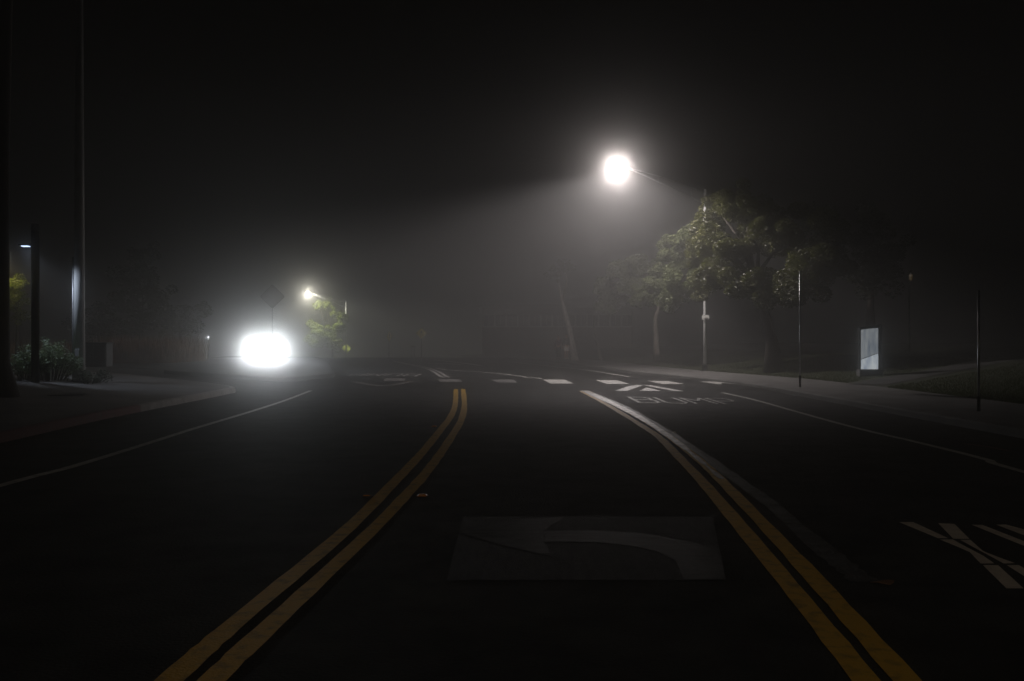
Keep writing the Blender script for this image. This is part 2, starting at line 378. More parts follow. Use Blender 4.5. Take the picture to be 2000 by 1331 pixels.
mark('ramp_arrow', M['white'], 'white arrow head on the speed table ramp above the painted word', polys=(
    [(1202, 764), (1227, 755.6), (1242, 753), (1256, 753.4), (1225, 764.4)], [(1257, 753.4), (1272, 753.6), (1336, 765), (1316, 765)], [(1249, 764.4), (1261, 758.5), (1269, 759), (1291, 764.6)]))
mark('ramp_arrow', M['whitefaded'], 'faded arrow on the far left of the speed table', stripes=(gp([(690, 746.5), (748, 754.5), (810, 746.5)]),), w=.28)
def letters(mb, text, org, ux, uy, w, h, gap, sw, lift=.005):
    """stroke lettering laid on the ground; ux, uy are ground vectors per metre"""
    SH = {'B': [[(0, 0), (0, 1)], [(0, 1), (.8, 1), (1, .9), (1, .62), (.8, .53), (0, .53)], [(.8, .53), (1, .42), (1, .1), (.8, 0), (0, 0)]],
          'U': [[(0, 1), (0, .12), (.2, 0), (.8, 0), (1, .12), (1, 1)]],
          'M': [[(0, 0), (0, 1), (.5, .45), (1, 1), (1, 0)]],
          'P': [[(0, 0), (0, 1), (.8, 1), (1, .88), (1, .6), (.8, .48), (0, .48)]],
          'I': [[(.5, 0), (.5, 1)]], 'N': [[(0, 0), (0, 1), (1, 0), (1, 1)]],
          'G': [[(1, .8), (1, .9), (.8, 1), (.2, 1), (0, .9), (0, .1), (.2, 0), (.8, 0), (1, .1), (1, .45), (.55, .45)]]}
    x = 0
    for ch in text:
        lw = w * (.25 if ch == 'I' else 1)
        for st in SH[ch]:
            pp = [org + ux * (x + a * lw) + uy * (b * h) for a, b in st]
            for a, b in zip(pp, pp[1:]):
                d = (b - a).normalized(); hv = abs(d.y) ; ww = sw * (.85 if hv > .6 else 1.9)
                nr = Vector((-d.y, d.x, 0)) * ww / 2; e = d * ww * .3
                poly(mb, [tuple((a - e - nr).xy), tuple((b + e - nr).xy), tuple((b + e + nr).xy), tuple((a - e + nr).xy)], lift, world=True)
                lift += .0006
        x += lw + gap
mb = MB(); letters(mb, 'BUMP', Vector((3.5, 25.15, 0)), Vector((1, -.33, 0)), Vector((0, 1, 0)), .52, 2.5, .20, .10)
tag(mb.build('painted_word', M['whiteworn']), 'worn white word BUMP before the speed table', kind='structure')
mb = MB(); letters(mb, 'BUMP', Vector((-4.6, 46.6, 0)), Vector((-1, .25, 0)), Vector((0, -1, 0)), .62, 3.0, .28, .13)
tag(mb.build('painted_word', M['whiteworn']), 'faint upside-down word beyond the crossing for oncoming traffic', kind='structure')
z8 = lambda L_: [(1400 + x / 2.767, 850 + y / 2.767) for x, y in L_]
mb = MB()
for k, pg in enumerate(([(985, 475), (1062, 475), (1250, 562), (1195, 562)], [(1197, 481), (1285, 485), (1366, 566), (1278, 565)],
           [(1205, 569), (1275, 569), (1360, 615), (1440, 657), (1500, 699), (1425, 699), (1368, 638), (1300, 608)],
           [(1315, 571), (1370, 571), (1440, 632), (1530, 668), (1612, 697), (1550, 699), (1460, 650), (1380, 607)],
           [(1438, 708), (1520, 708), (1658, 834), (1565, 834)], [(1567, 708), (1632, 708), (1850, 834), (1765, 834)])):
    poly(mb, z8(pg), .005)
letters(mb, 'ING', Vector((4.22, 6.3, 0)), Vector((1, 0, 0)), Vector((.0, 1, 0)), .46, 2.15, .17, .115)
tag(mb.build('painted_word', M['cream']), 'cream stencil word XING running off the right edge', kind='structure')
# blacked-out turn arrow
z2 = lambda L_: [(600 + x / 2.222, 900 + y / 2.222) for x, y in L_]
mark('black_paint_patch', M['patch'], 'glossy black paint patch over an old arrow between the yellow pairs', polys=([(905, 1010.5), (1392, 1010.5), (1418, 1135), (872, 1135)],), lift=.003)
mark('turn_arrow', M['arrowold'], 'blacked-out left-turn arrow shining under the street lamp', polys=(
    z2([(655, 318), (880, 262), (1122, 247), (1045, 292), (1025, 325)]), z2([(655, 318), (1025, 325), (1030, 358), (1064, 420), (900, 385)]),
    z2([(1027, 307), (1250, 307), (1250, 357), (1030, 356)]), z2([(1250, 307), (1450, 318), (1400, 372), (1250, 357)]),
    z2([(1450, 318), (1640, 352), (1520, 398), (1400, 372)]), z2([(1640, 352), (1760, 385), (1600, 440), (1520, 398)]),
    z2([(1760, 385), (1800, 440), (1815, 521), (1635, 521), (1600, 440)])), lift=.006)

# raised markers, cover, debris
def marker(px, py, label, m, group, sz=.1, rz=0):
    p = G(px, py); o = empty('road_marker', (p.x, p.y, H(p.x, p.y)), label, 'road marker', rz, group)
    b = MB(); b.add([(-sz / 2, -sz / 2, 0), (sz / 2, -sz / 2, 0), (sz / 2, sz / 2, 0), (-sz / 2, sz / 2, 0), (-sz * .3, -sz * .22, .018), (sz * .3, -sz * .22, .018), (sz * .3, sz * .22, .018), (-sz * .3, sz * .22, .018)],
                    [(0, 3, 2, 1), (4, 5, 6, 7), (0, 1, 5, 4), (1, 2, 6, 5), (2, 3, 7, 6), (3, 0, 4, 7)])
    b.build('housing', M['markerwhite'] if m == 'markerwhite' else M['concrete'] if m == 'dull' else M['amber'], o)
    r_ = MB(); r_.box((0, -sz * .40, .0085), (sz * .7, .012, .010)); r_.build('reflector', M['amber'] if m != 'markerwhite' else M['markerwhite'], o)
    return o
RG = 'raised markers by the left yellow lines'
marker(825, 969, 'amber raised marker right beside the left yellow pair', 'amber', RG, .11)
marker(848, 834, 'small amber raised marker left of the yellow pair near its bend', 'amber', RG, .11)
marker(717, 969, 'dull raised marker outside the left yellow pair', 'dull', RG, .10)
marker(1317, 846, 'tiny pale marker right of the right yellow pair', 'markerwhite', RG, .07)
p = G(1725, 1141); b = MB()
vs = [Vector((p.x + .075 * math.cos(a) * (1 + .25 * math.sin(3 * a)), p.y + .045 * math.sin(a), H(p.x, p.y) + .012 + .008 * math.sin(2 * a))) for a in [i * math.pi / 8 for i in range(16)]]
vs += [v - Vector((0, 0, .004)) for v in vs]
b.add(vs, [tuple(range(16)), tuple(range(31, 15, -1))] + [(i, 16 + i, 16 + (i + 1) % 16, (i + 1) % 16) for i in range(16)])
tag(b.build('fallen_leaf', M['straw']), 'pale curled leaf lying right of the lower yellow lines', 'leaf')
p = G(1518, 764); o = empty('gutter_puck', (p.x, p.y, H(p.x, p.y)), 'small dark puck with a self-lit glint on its face by the right kerb', 'road puck')
b = MB(); b.lathe([(.17, 0), (.17, .05), (.12, .08), (.0, .085)], n=14); b.build('housing', M['iron'], o, True)
b = MB(); b.box((-.06, -.165, .045), (.06, .02, .04)); b.build('lens', M['lens_small'], o)  # glint put in as a glowing block; the puck is no lamp
p = at(120, 777, 23.6); b = MB(); zz = ltop(p.x, 23.6)
b.lathe([(.62, .0), (.62, .008), (.55, .010), (.54, .006), (.0, .007)], (p.x, 23.6, zz), 28)
tag(b.build('utility_cover', M['iron']), 'round dark utility cover in the pavement near the bush', 'cover')

# ------------------------------------------------------------ street lamps
def street_lamp(label, base, top_z, head, r0, r1, lens, truss=True, group='street lamps'):
    o = empty('street_lamp', base, label, 'street lamp', 0, group); B = Vector(base); hd = Vector(head) - B
    h = top_z - B.z
    b = MB(); b.tube([(0, 0, -.1), (0, 0, h * .5), (0, 0, h)], [r0, (r0 + r1) / 2, r1], 16); b.build('pole', M['galv'], o, True)
    b = MB(); b.box((0, 0, .02), (.42, .42, .08)); b.lathe([(r0 * 1.6, .06), (r0 * 1.5, .3), (r0 * 1.05, .36)]); b.build('base', M['darkmetal'], o)
    b = MB(); t = Vector((0, 0, h - .15)); lo = Vector((0, 0, h - .75)); e = hd + Vector((0, 0, -.02))
    dirv = (e - t).normalized()
    e2 = e - dirv * .5
    b.tube([t, t.lerp(e2, .5) + Vector((0, 0, .10)), e2], [.022, .02, .018], 8)
    b.tube([lo, lo.lerp(e2, .5) + Vector((0, 0, .05)), e2], [.035, .03, .028], 8)
    for k in (.18, .6):
        b.tube([t.lerp(e2, k) + Vector((0, 0, .06)), lo.lerp(e2, k)], .012, 6)
    b.build('arm', M['galvthin'], o, True)
    a = math.atan2(dirv.y, dirv.x); mt = Matrix.Rotation(a, 3, 'Z')
    b = MB(); pr = []
    for x, w, t0, t1 in ((-.42, .06, -.03, .05), (-.3, .15, -.04, .10), (0, .19, -.05, .13), (.28, .16, -.045, .10), (.38, .07, -.02, .05)):
        for j in range(12):
            an = 2 * math.pi * j / 12; z = (t1 if math.sin(an) > 0 else -t0) * math.sin(an); pr.append(hd + mt @ Vector((x, w * math.cos(an), z + .06)))
    b.add(pr, [(i * 12 + j, i * 12 + (j + 1) % 12, (i + 1) * 12 + (j + 1) % 12, (i + 1) * 12 + j) for i in range(4) for j in range(12)] + [tuple(range(11, -1, -1)), tuple(range(48, 60))])
    hh = b.build('luminaire', M['steelhead'], o, True)
    b = MB(); b.lathe([(.13, .0), (.125, -.06), (.08, -.11), (.0, -.125)], hd + Vector((0, 0, .02)), 16); b.build('lens', lens, hh, True)
    return o
MAIN = at(1205, 321, 43)
pb = (377 / F * 46, 46, lawn_z(377 / F * 46, 46))
lamp = street_lamp('street lamp glowing white over the crossing, its arm rising out of the trees', pb, at(0, 371, 46).z, MAIN, .09, .06, M['lens_main'])
b = MB(); bz = at(0, 621, 46).z - pb[2]
b.box((0, -.12, bz), (.36, .02, .22)); b.box((0, -.10, bz), (.14, .16, .05)); b.build('plate', M['trim'], lamp)
spot('lamp_light', MAIN + Vector((0, 0, -.16)), MAIN + Vector((-.3, .9, -6)), P_MAIN, 164, .3, (1, .915, .90), lamp, .1)
point('lamp_light', MAIN + Vector((0, 0, -.18)), P_MAIN_GLARE, (1, .90, .86), lamp, .1)
FARL = at(601, 572, 110)
lamp2 = street_lamp('distant street lamp glowing above the yellow-green tree', (at(676, 0, 112).x, 112, -1.2), at(0, 590, 112).z, FARL, .11, .07, M['lens_far'])
spot('lamp_light', FARL + Vector((0, 0, -.16)), FARL + Vector((.9, 1.0, -6)), P_FAR, 158, .3, (1, .97, .80), lamp2, .1)
point('lamp_light', FARL + Vector((0, 0, -.18)), P_FAR_GLARE, (1, .95, .80), lamp2, .1)
# the lamp that stands behind the photographer and lights the near markings
BACK = Vector((1.5, -13, 9.2))
lamp3 = street_lamp('street lamp behind the viewpoint', (8.9, -13, .2), 8.6, BACK, .115, .07, M['lens_small'])
spot('lamp_light', BACK + Vector((0, 0, -.16)), (.6, 7.5, 0), P_BACK, 47, .9, (1, .86, .68), lamp3, .1)
# warm lamp hidden by the near trunk on the far left
WL = at(2, 505, 40)
lamp4 = street_lamp('warm lamp half hidden by the dark trunk at the left edge', (WL.x - 2.2, 41, .5), WL.z + .1, WL, .07, .05, M['lens_far'])
spot('lamp_light', WL + Vector((0, 0, -.14)), WL + Vector((.8, 0, -5)), 160, 165, .4, (1, .80, .52), lamp4, .1)

# tall galvanised pole
P0 = at(155, 738, 28)
o = empty('tall_pole', P0, 'tall galvanised pole rising out of the frame behind the bush', 'pole')
b = MB(); b.tube([(0, 0, -.35), (0, 0, 4.5), (0, 0, 11.55)], [.165, .145, .105], 28); b.build('shaft', M['galv'], o, True)
b = MB(); b.tube([(-.18, -.03, -.3), (-.18, -.03, at(0, 503, 28).z - P0.z)], .024, 10); b.build('conduit', M['galvthin'], o, True)
b = MB(); b.box((0, 0, -.13), (.55, .55, .05)); [b.lathe([(.03, -.12), (.03, -.03)], (sx * .24, sy * .24, 0), 6) for sx in (-1, 1) for sy in (-1, 1)]; b.build('base_plate', M['greymetal'], o)
b = MB(); b.box((.0, -.158, .75), (.11, .02, .2)); b.build('hand_hole_cover', M['galvthin'], o)
# dark post with a side light
P1 = at(69, 738, 26.5)
o = empty('path_light', P1, 'dark post with a small bluish light on a side arm and a box on top', 'lamp post')
hp = at(0, 452, 26.5).z - P1.z
b = MB(); b.tube([(0, 0, -.2), (0, 0, hp)], .11, 18); b.build('post', M['darkmetal'], o, True)
b = MB(); b.lathe([(.0, hp), (.10, hp), (.115, hp + .04), (.10, hp + .2), (.0, hp + .21)], n=18); bevel(b.build('cap', M['darkmetal'], o, True))
LB = at(50, 482, 27.15) - P1
b = MB(); b.tube([(0, .05, LB.z + .03), (LB.x, LB.y - .05, LB.z + .03)], .022, 8); b.box((LB.x, LB.y, LB.z + .035), (.32, .24, .04)); bevel(b.build('arm', M['darkmetal'], o), .008)
b = MB(); b.box((LB.x, LB.y, LB.z), (.19, .16, .022)); b.build('lens', M['lens_blue'], o)
spot('path_light_lamp', at(47, 485, 26.8), at(165, 700, 28), P_PATH * .7, 92, .9, (.7, .8, 1), o, .1)

# utility cabinet
P2 = at(190, 739, 37); P2.z = ltop(P2.x, 37)
o = empty('utility_cabinet', P2, 'grey metal utility cabinet standing behind the tall pole', 'cabinet')
hc = at(0, 670, 37).z - P2.z
b = MB(); b.box((0, 0, hc / 2), (1.0, .6, hc - .1)); bevel(b.build('body', M['greymetal'], o), .03)
b = MB(); b.box((0, 0, hc - .02), (1.06, .66, .07)); bevel(b.build('lid', M['greymetal'], o), .02)
for s_ in (-1, 1):
    b = MB(); b.box((s_ * .235, -.306, hc / 2), (.44, .02, hc - .22)); d_ = bevel(b.build('door', M['greymetal'], o), .006)
    b = MB(); b.box((s_ * .06, -.325, hc / 2), (.03, .03, .16)); b.build('handle', M['darkmetal'], d_)

# ------------------------------------------------------------ signs
def diamond(b, w, t, c, rot=0):
    r_ = w / math.sqrt(2); k = .1; pts = []
    for i in range(4):
        a = i * math.pi / 2; c0 = Vector((math.cos(a), 0, math.sin(a))) * r_; n1 = Vector((math.cos(a + math.pi / 2), 0, math.sin(a + math.pi / 2))) * r_; p1 = Vector((math.cos(a - math.pi / 2), 0, math.sin(a - math.pi / 2))) * r_
        pts += [c0.lerp(p1, k), c0.lerp(c0.lerp(p1, k).lerp(c0.lerp(n1, k), .5), .55), c0.lerp(n1, k)]
    n = len(pts); c = Vector(c)
    b.add([p_ + c + Vector((0, -t / 2, 0)) for p_ in pts] + [p_ + c + Vector((0, t / 2, 0)) for p_ in pts],
          [tuple(range(n)), tuple(range(2 * n - 1, n - 1, -1))] + [(i, n + i, n + (i + 1) % n, (i + 1) % n) for i in range(n)])
def walker(b, c, s_, y):
    """walking pedestrian pictogram"""
    def q(pts): b.add([Vector(c) + Vector((x * s_, y, z * s_)) for x, z in pts] + [Vector(c) + Vector((x * s_, y + .003, z * s_)) for x, z in pts],
                      [tuple(range(len(pts)))] + [(i, len(pts) + i, len(pts) + (i + 1) % len(pts), (i + 1) % len(pts)) for i in range(len(pts))])
    q([(.05 * math.cos(a) + .01, .33 + .055 * math.sin(a)) for a in [i * math.pi / 5 for i in range(10)]])
    q([(-.06, .02), (.05, .02), (.08, .25), (-.05, .26)])
    q([(-.06, .05), (.0, .02), (-.12, -.32), (-.2, -.32)]); q([(-.01, .03), (.06, .03), (.2, -.3), (.12, -.32)])
    q([(-.05, .25), (-.03, .17), (-.17, .0), (-.2, .05)]); q([(.07, .25), (.05, .18), (.17, .03), (.2, .07)])
def diamond_sign(label, px, py, y, gz, w, face, back=False, rz=0, ped=True, group='diamond warning signs'):
    c = at(px, py, y); o = empty('warning_sign', (c.x, y, gz), label, 'road sign', rz, group)
    z = c.z - gz; r_ = w / math.sqrt(2)
    b = MB(); b.box((0, .035, (z + r_ * .8) / 2), (.06, .03, z + r_ * .8)); b.build('post', M['galvthin'], o)
    b = MB(); diamond(b, w, .006, (0, 0, z)); pl = b.build('plate', face, o)
    if not back:
        b = MB()
        for k in range(4):                                         # thin black border just inside the edge
            a = k * math.pi / 2; p_ = Vector((math.cos(a), 0, math.sin(a))) * r_ * .88; q_ = Vector((math.cos(a + math.pi / 2), 0, math.sin(a + math.pi / 2))) * r_ * .88
            m_ = (p_ + q_) / 2; b.box(m_ + Vector((0, -.005, z)), ((p_ - q_).length, .003, .02), Matrix.Rotation(-math.atan2((q_ - p_).z, (q_ - p_).x), 3, 'Y'))
        if ped: walker(b, (0, 0, z), w * 1.05, -.008)
        b.build('symbol', M['signblack'], pl)
    return o
diamond_sign('lime diamond pedestrian sign under the far lit tree', 676.5, 681.5, 116, -1.3, .84, M['signgreen'])
diamond_sign('pale yellow diamond sign alone beyond the crossing', 823, 652, 74, .0, .64, M['signyellow'])
diamond_sign('diamond sign seen almost edge-on in the fog', 760.5, 658, 74, .0, .64, M['signyellow'], rz=R(70))
diamond_sign('dark back of a diamond sign standing over the glaring headlights', 532, 580, 63, H(-16.2, 63) + .16, 1.2, M['signback'], back=True, rz=R(8))
def edge_sign(label, px, ytop, ybot, y, wpost, ysign):
    p_ = at(px, ybot, y); o = empty('sign_post', p_, label, 'sign post', -math.atan2(p_.x, p_.y), 'sign posts seen edge-on'); h = at(0, ytop, y).z - p_.z
    s1 = at(0, ysign, y).z - p_.z
    b = MB(); b.tube([(0, 0, -.15), (0, 0, h * .5), (0, 0, h)], wpost / 2, 14); b.build('post', M['postmetal'], o, True)
    b = MB(); b.box((.0, .255, (h + s1) / 2), (.006, .45, h - s1 - .05)); bevel(b.build('plate', M['signback'], o), .002)
    b = MB(); b.lathe([(wpost * .72, -.1), (wpost * .72, .42)], n=12); b.build('sleeve', M['darkmetal'], o)
    return o
edge_sign('thin sign post on the pavement left of the glowing panel', 1562.5, 530, 759, 30.5, .05, 600)
edge_sign('thin sign post right of the glowing panel near the picture edge', 1911.5, 568, 813, 20, .05, 640)

# glowing panel pillar
yp = 35.0; c = at(1697, 722, yp); gz = lawn_z(c.x, yp)
o = empty('lit_panel', (c.x, yp, gz), 'glowing blue-white panel in a dark frame on a low plinth', 'lit panel')
w = (1714 - 1680) / F * yp; z0 = c.z - gz; z1 = at(0, 641, yp).z - gz; z1l = at(0, 645, yp).z - gz
zs1, zs0 = at(0, 690.5, yp).z - gz, at(0, 703, yp).z - gz
bl = glow_panel()
b = MB(); yy = -.06
b.add([(-w / 2, yy, z0), (w / 2, yy, z0), (w / 2, yy, zs1 - .012), (-w / 2, yy, zs0 - .012)], [(0, 1, 2, 3)])
e1 = b.build('lower_pane', bl, o); e1.data.materials[0] = bl
b = MB(); b.add([(-w / 2, yy, zs0 + .012), (w / 2, yy, zs1 + .012), (w / 2, yy, z1), (-w / 2, yy, z1l)], [(0, 1, 2, 3)])
bl2 = bl.copy(); bl2.name = 'dim_glowing_panel'; bl2.node_tree.nodes['Principled BSDF'].inputs['Emission Strength'].default_value = .36
bl.node_tree.nodes['Principled BSDF'].inputs['Emission Strength'].default_value = .78
b.build('upper_pane', bl2, o)
b = MB()
b.box((-w / 2 - .03, 0, (z0 + z1l) / 2), (.055, .16, z1l - z0 + .1)); b.box((w / 2 + .06, 0, (z0 + z1) / 2), (.11, .2, z1 - z0 + .12))
b.add([(-w / 2 - .06, -.09, z1l + .002), (w / 2 + .115, -.09, z1 + .002), (w / 2 + .115, -.09, z1 + .12), (-w / 2 - .06, -.09, z1l + .08), (-w / 2 - .06, .09, z1l + .002), (w / 2 + .115, .09, z1 + .002), (w / 2 + .115, .09, z1 + .12), (-w / 2 - .06, .09, z1l + .08)],
      [(0, 1, 2, 3), (7, 6, 5, 4), (0, 4, 5, 1), (3, 2, 6, 7), (0, 3, 7, 4), (1, 5, 6, 2)])
b.box((.02, .03, (z0 + z1) / 2), (w + .02, .1, z1 - z0 - .1))
b.build('frame', M['darkmetal'], o)
b = MB(); b.box((.03, 0, (z0 - .01) / 2 - .1), (w + .22, .34, z0 + .19)); bevel(b.build('plinth', M['concrete'], o), .02)

# amber lantern
c = at(1779, 543, 50); gz = lawn_z(c.x, 50)
o = empty('lantern', (c.x, 50, gz), 'tiny dim amber lantern high in the dark on the right', 'lantern')
b = MB(); b.tube([(0, .2, -.1), (0, .2, c.z - gz + .3), (0, .0, c.z - gz + .34)], .05, 10); b.build('post', M['darkmetal'], o, True)
b = MB(); b.lathe([(.04, c.z - gz + .16), (.11, c.z - gz + .2), (.03, c.z - gz + .3)], n=10); b.build('hood', M['darkmetal'], o)
b = MB(); b.lathe([(.05, c.z - gz - .16), (.10, c.z - gz + .0), (.09, c.z - gz + .16)], n=10); b.build('glass', M['lens_amber'], o, True)
# far bollard light
c = at(407, 659.5, 80); gz = H(c.x, 80)
o = empty('bollard_light', (c.x, 80, gz), 'tiny white light on a short post left of the headlights', 'bollard light')
b = MB(); b.tube([(0, 0, 0), (0, 0, c.z - gz - .1)], .05, 10); b.build('post', M['darkmetal'], o, True)
b = MB(); b.lathe([(.0, c.z - gz - .1), (.08, c.z - gz - .05), (.08, c.z - gz + .05), (.0, c.z - gz + .1)], n=12); b.build('globe', M['lens_small'], o, True)
bm_l = point('bollard_lamp', (c.x, 79.8, c.z), 6, (.9, .93, 1), o, .08)
c = at(388, 655, 70); b = MB(); b.tube([(c.x, 70, H(c.x, 70)), (c.x, 70, at(0, 633, 70).z)], .06, 10); b.lathe([(.075, -.02), (.05, .03)], (c.x, 70, at(0, 633, 70).z), 10)
tag(b.build('pale_post', M['trim'], smooth=False), 'pale thin post beside the tiny white light', 'post')
# barricade
yb = 90; c = at(806.5, 697, yb); gz = H(c.x, yb)
o = empty('barricade', (c.x, yb, gz), 'small pale folding barricade standing left of the lone yellow sign', 'barricade')
hb = 1.1
b = MB(); b.box((0, -.0, hb), (.5, .05, .16)); b.build('board', M['whitewood'], o)
for s_ in (-1, 1):
    b = MB()
    for d_ in (-1, 1): b.tube([(s_ * .12, d_ * .22, 0), (s_ * .12, 0, hb)], .03, 6)
    for k in (.25, .5, .75): b.box((s_ * .12, 0, hb * k), (.05, .44 * (1 - k), .05))
    b.build('leg_frame', M['whitewood'], o)

# ------------------------------------------------------------ trees
def leaves(mb, c, r, n, s, flat=.8):
    for _ in range(n):
        while True:
            v = Vector((random.uniform(-1, 1), random.uniform(-1, 1), random.uniform(-1, 1)))
            if .0 < v.length < 1: break
        v = v.normalized() * (v.length ** .45)
        p_ = Vector(c) + Vector((v.x * r, v.y * r, v.z * r * flat))
        q = Matrix.Rotation(random.uniform(0, 6.28), 3, 'Z') @ Matrix.Rotation(random.uniform(-1.1, 1.1), 3, 'X') @ Matrix.Rotation(random.uniform(-.8, .8), 3, 'Y')
        L_ = s * random.uniform(.6, 1.3); w_ = L_ * .42
        mb.add([p_ + q @ Vector(k) for k in ((-L_ / 2, 0, 0), (0, -w_ / 2, .06 * L_), (L_ / 2, 0, 0), (0, w_ / 2, .06 * L_))], [(0, 1, 2, 3)])
def tree(label, base, trunk, tr, clumps, n, s, leafm, barkm, name='tree', group=None, cluster=5):
    """clumps: list of (centre, radius) in world space; trunk: points in world space"""
    base = Vector(base); o = empty(name, base, label, 'tree', 0, group)
    T = [Vector(p_) - base for p_ in trunk]
    b = MB(); k = len(T); rs = [tr * (1 - .62 * i / (k - 1)) for i in range(k)]; rs[0] = tr * 1.45
    b.tube(T, rs, 12)
    for c_, r_ in clumps:
        e = Vector(c_) - base; st = T[-1].lerp(T[max(0, k - 2)], random.uniform(0, .8))
        mid = st.lerp(e, .5) + Vector((random.uniform(-.3, .3), random.uniform(-.3, .3), .15 * r_))
        b.tube([st, mid, e], [tr * .34, tr * .2, .02], 6)
    b.build('trunk', barkm, o, True)
    b = MB(); tot = sum(r_ ** 2 for _, r_ in clumps)
    for c_, r_ in clumps:
        m_ = int(n * r_ ** 2 / tot); cc = Vector(c_) - base
        for _ in range(cluster * 3):
            v = Vector((random.gauss(0, 1), random.gauss(0, 1), random.gauss(0, 1))).normalized() * r_ * random.uniform(.25, .95)
            leaves(b, cc + Vector((v.x, v.y, v.z * .85)), r_ * random.uniform(.22, .42), m_ // (cluster * 3), s)
    b.build('crown', leafm, o)
    return o
def cl(lst): return [(at(px, py, y), r_) for px, py, y, r_ in lst]
TG = 'trees on the lawn beyond the street lamp'
gz = lambda px, y: lawn_z((px - CX) / F * y, y)
def gb(px, y): return Vector(((px - CX) / F * y, y, gz(px, y)))
b0 = gb(1512, 41)
tree('large tree catching lamp light on its left side, right of the lamp arm', b0, [b0, b0 + Vector((-.1, 0, 1.4)), at(1490, 600, 41.5), at(1470, 530, 42)], .34,
     cl([(1372, 500, 44.3, .85), (1370, 560, 44.3, .8), (1400, 395, 44.5, .8), (1360, 445, 44.3, .8), (1408, 420, 43.5, 1.25), (1455, 405, 42.5, 1.3), (1385, 470, 43.5, 1.1), (1500, 440, 42, 1.6), (1430, 500, 41.8, 1.5), (1560, 470, 41, 1.7), (1395, 545, 42.5, 1.1), (1470, 560, 41, 1.4), (1550, 560, 40, 1.6), (1610, 520, 40, 1.5)]), 80000, .155, M['leaf'], M['barkdark'], group=TG)
b1 = gb(1285, 60)
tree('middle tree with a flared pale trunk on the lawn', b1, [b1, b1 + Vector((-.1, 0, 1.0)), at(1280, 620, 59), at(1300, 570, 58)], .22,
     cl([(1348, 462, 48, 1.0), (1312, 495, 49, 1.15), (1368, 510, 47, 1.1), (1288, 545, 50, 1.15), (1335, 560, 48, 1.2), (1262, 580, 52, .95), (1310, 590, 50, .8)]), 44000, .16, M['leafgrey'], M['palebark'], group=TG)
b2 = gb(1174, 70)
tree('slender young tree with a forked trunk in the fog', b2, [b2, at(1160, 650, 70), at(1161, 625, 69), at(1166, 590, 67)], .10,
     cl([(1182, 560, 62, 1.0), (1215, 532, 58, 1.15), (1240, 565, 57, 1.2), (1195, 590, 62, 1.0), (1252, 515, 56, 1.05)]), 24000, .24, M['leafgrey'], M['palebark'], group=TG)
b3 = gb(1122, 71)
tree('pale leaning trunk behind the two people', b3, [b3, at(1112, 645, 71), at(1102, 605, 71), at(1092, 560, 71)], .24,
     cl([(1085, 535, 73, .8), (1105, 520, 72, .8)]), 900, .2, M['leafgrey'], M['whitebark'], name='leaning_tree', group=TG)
b4 = gb(1700, 47)
tree('nearly black tree behind the glowing panel', b4, [b4, at(1700, 600, 47), at(1705, 520, 47)], .25,
     cl([(1690, 450, 46, 1.5), (1640, 480, 46, 1.4), (1740, 500, 47, 1.5), (1700, 540, 46, 1.5), (1600, 440, 47, 1.2)]), 9000, .2, M['leafdark'], M['barkdark'], group=TG)
LG = 'dark trees behind the pavement on the left'
def glf(px, y): x = (px - CX) / F * y; return Vector((x, y, H(x, y) + .12))
b5 = glf(275, 57)
tree('broad dark tree between the tall pole and the headlights', b5, [b5, at(275, 660, 57), at(270, 620, 57)], .16,
     cl([(270, 540, 57, 1.5), (300, 580, 57, 1.4), (240, 590, 57, 1.3), (290, 630, 56, 1.3), (255, 635, 57, 1.2), (325, 620, 57, .9), (275, 500, 58, 1.1)]), 12000, .2, M['leafdark'], M['barkdark'], group=LG)
b6 = glf(195, 52)
tree('low dark tree just right of the tall pole', b6, [b6, at(195, 670, 52), at(190, 645, 52)], .12,
     cl([(190, 620, 52, 1.0), (215, 640, 52, .9), (170, 650, 52, .8), (140, 625, 52, .6)]), 5000, .18, M['leafdark'], M['barkdark'], group=LG)
b7 = glf(350, 70)
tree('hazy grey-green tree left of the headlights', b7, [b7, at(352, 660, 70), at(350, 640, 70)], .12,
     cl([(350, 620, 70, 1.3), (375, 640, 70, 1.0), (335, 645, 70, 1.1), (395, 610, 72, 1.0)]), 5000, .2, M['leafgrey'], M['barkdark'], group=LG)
b8 = glf(34, 41)
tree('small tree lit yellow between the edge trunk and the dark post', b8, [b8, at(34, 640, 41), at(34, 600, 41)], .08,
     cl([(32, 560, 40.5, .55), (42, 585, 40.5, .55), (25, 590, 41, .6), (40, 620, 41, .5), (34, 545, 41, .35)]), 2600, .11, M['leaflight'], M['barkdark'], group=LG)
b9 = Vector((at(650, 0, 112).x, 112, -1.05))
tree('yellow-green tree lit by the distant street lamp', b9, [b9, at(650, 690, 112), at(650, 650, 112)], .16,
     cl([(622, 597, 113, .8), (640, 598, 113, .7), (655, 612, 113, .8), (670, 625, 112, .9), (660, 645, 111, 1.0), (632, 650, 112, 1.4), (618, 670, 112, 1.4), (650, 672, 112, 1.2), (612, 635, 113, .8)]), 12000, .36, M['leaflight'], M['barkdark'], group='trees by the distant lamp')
# near trunk at the left edge
bt = Vector((-12.32, 22, ltop(-12.3, 22) - .05)); TT = lambda x, y: at(x, y, 22)
tree('black silhouette of a thick trunk filling the left edge', bt, [bt, Vector((-12.34, 22, 1.2)), Vector((-12.3, 22, 3)), Vector((-12.25, 22, 6)), Vector((-12.12, 22, 10.0)), Vector((-12.1, 22, 10.4))], .36,
     [(Vector((-12.5, 22.5, 11.35)), .95), (Vector((-13.5, 21.5, 11.3)), .9), (Vector((-11, 22.6, 11.4)), .9)], 6000, .2, M['leafdark'], M['barkdark'], name='thick_tree')

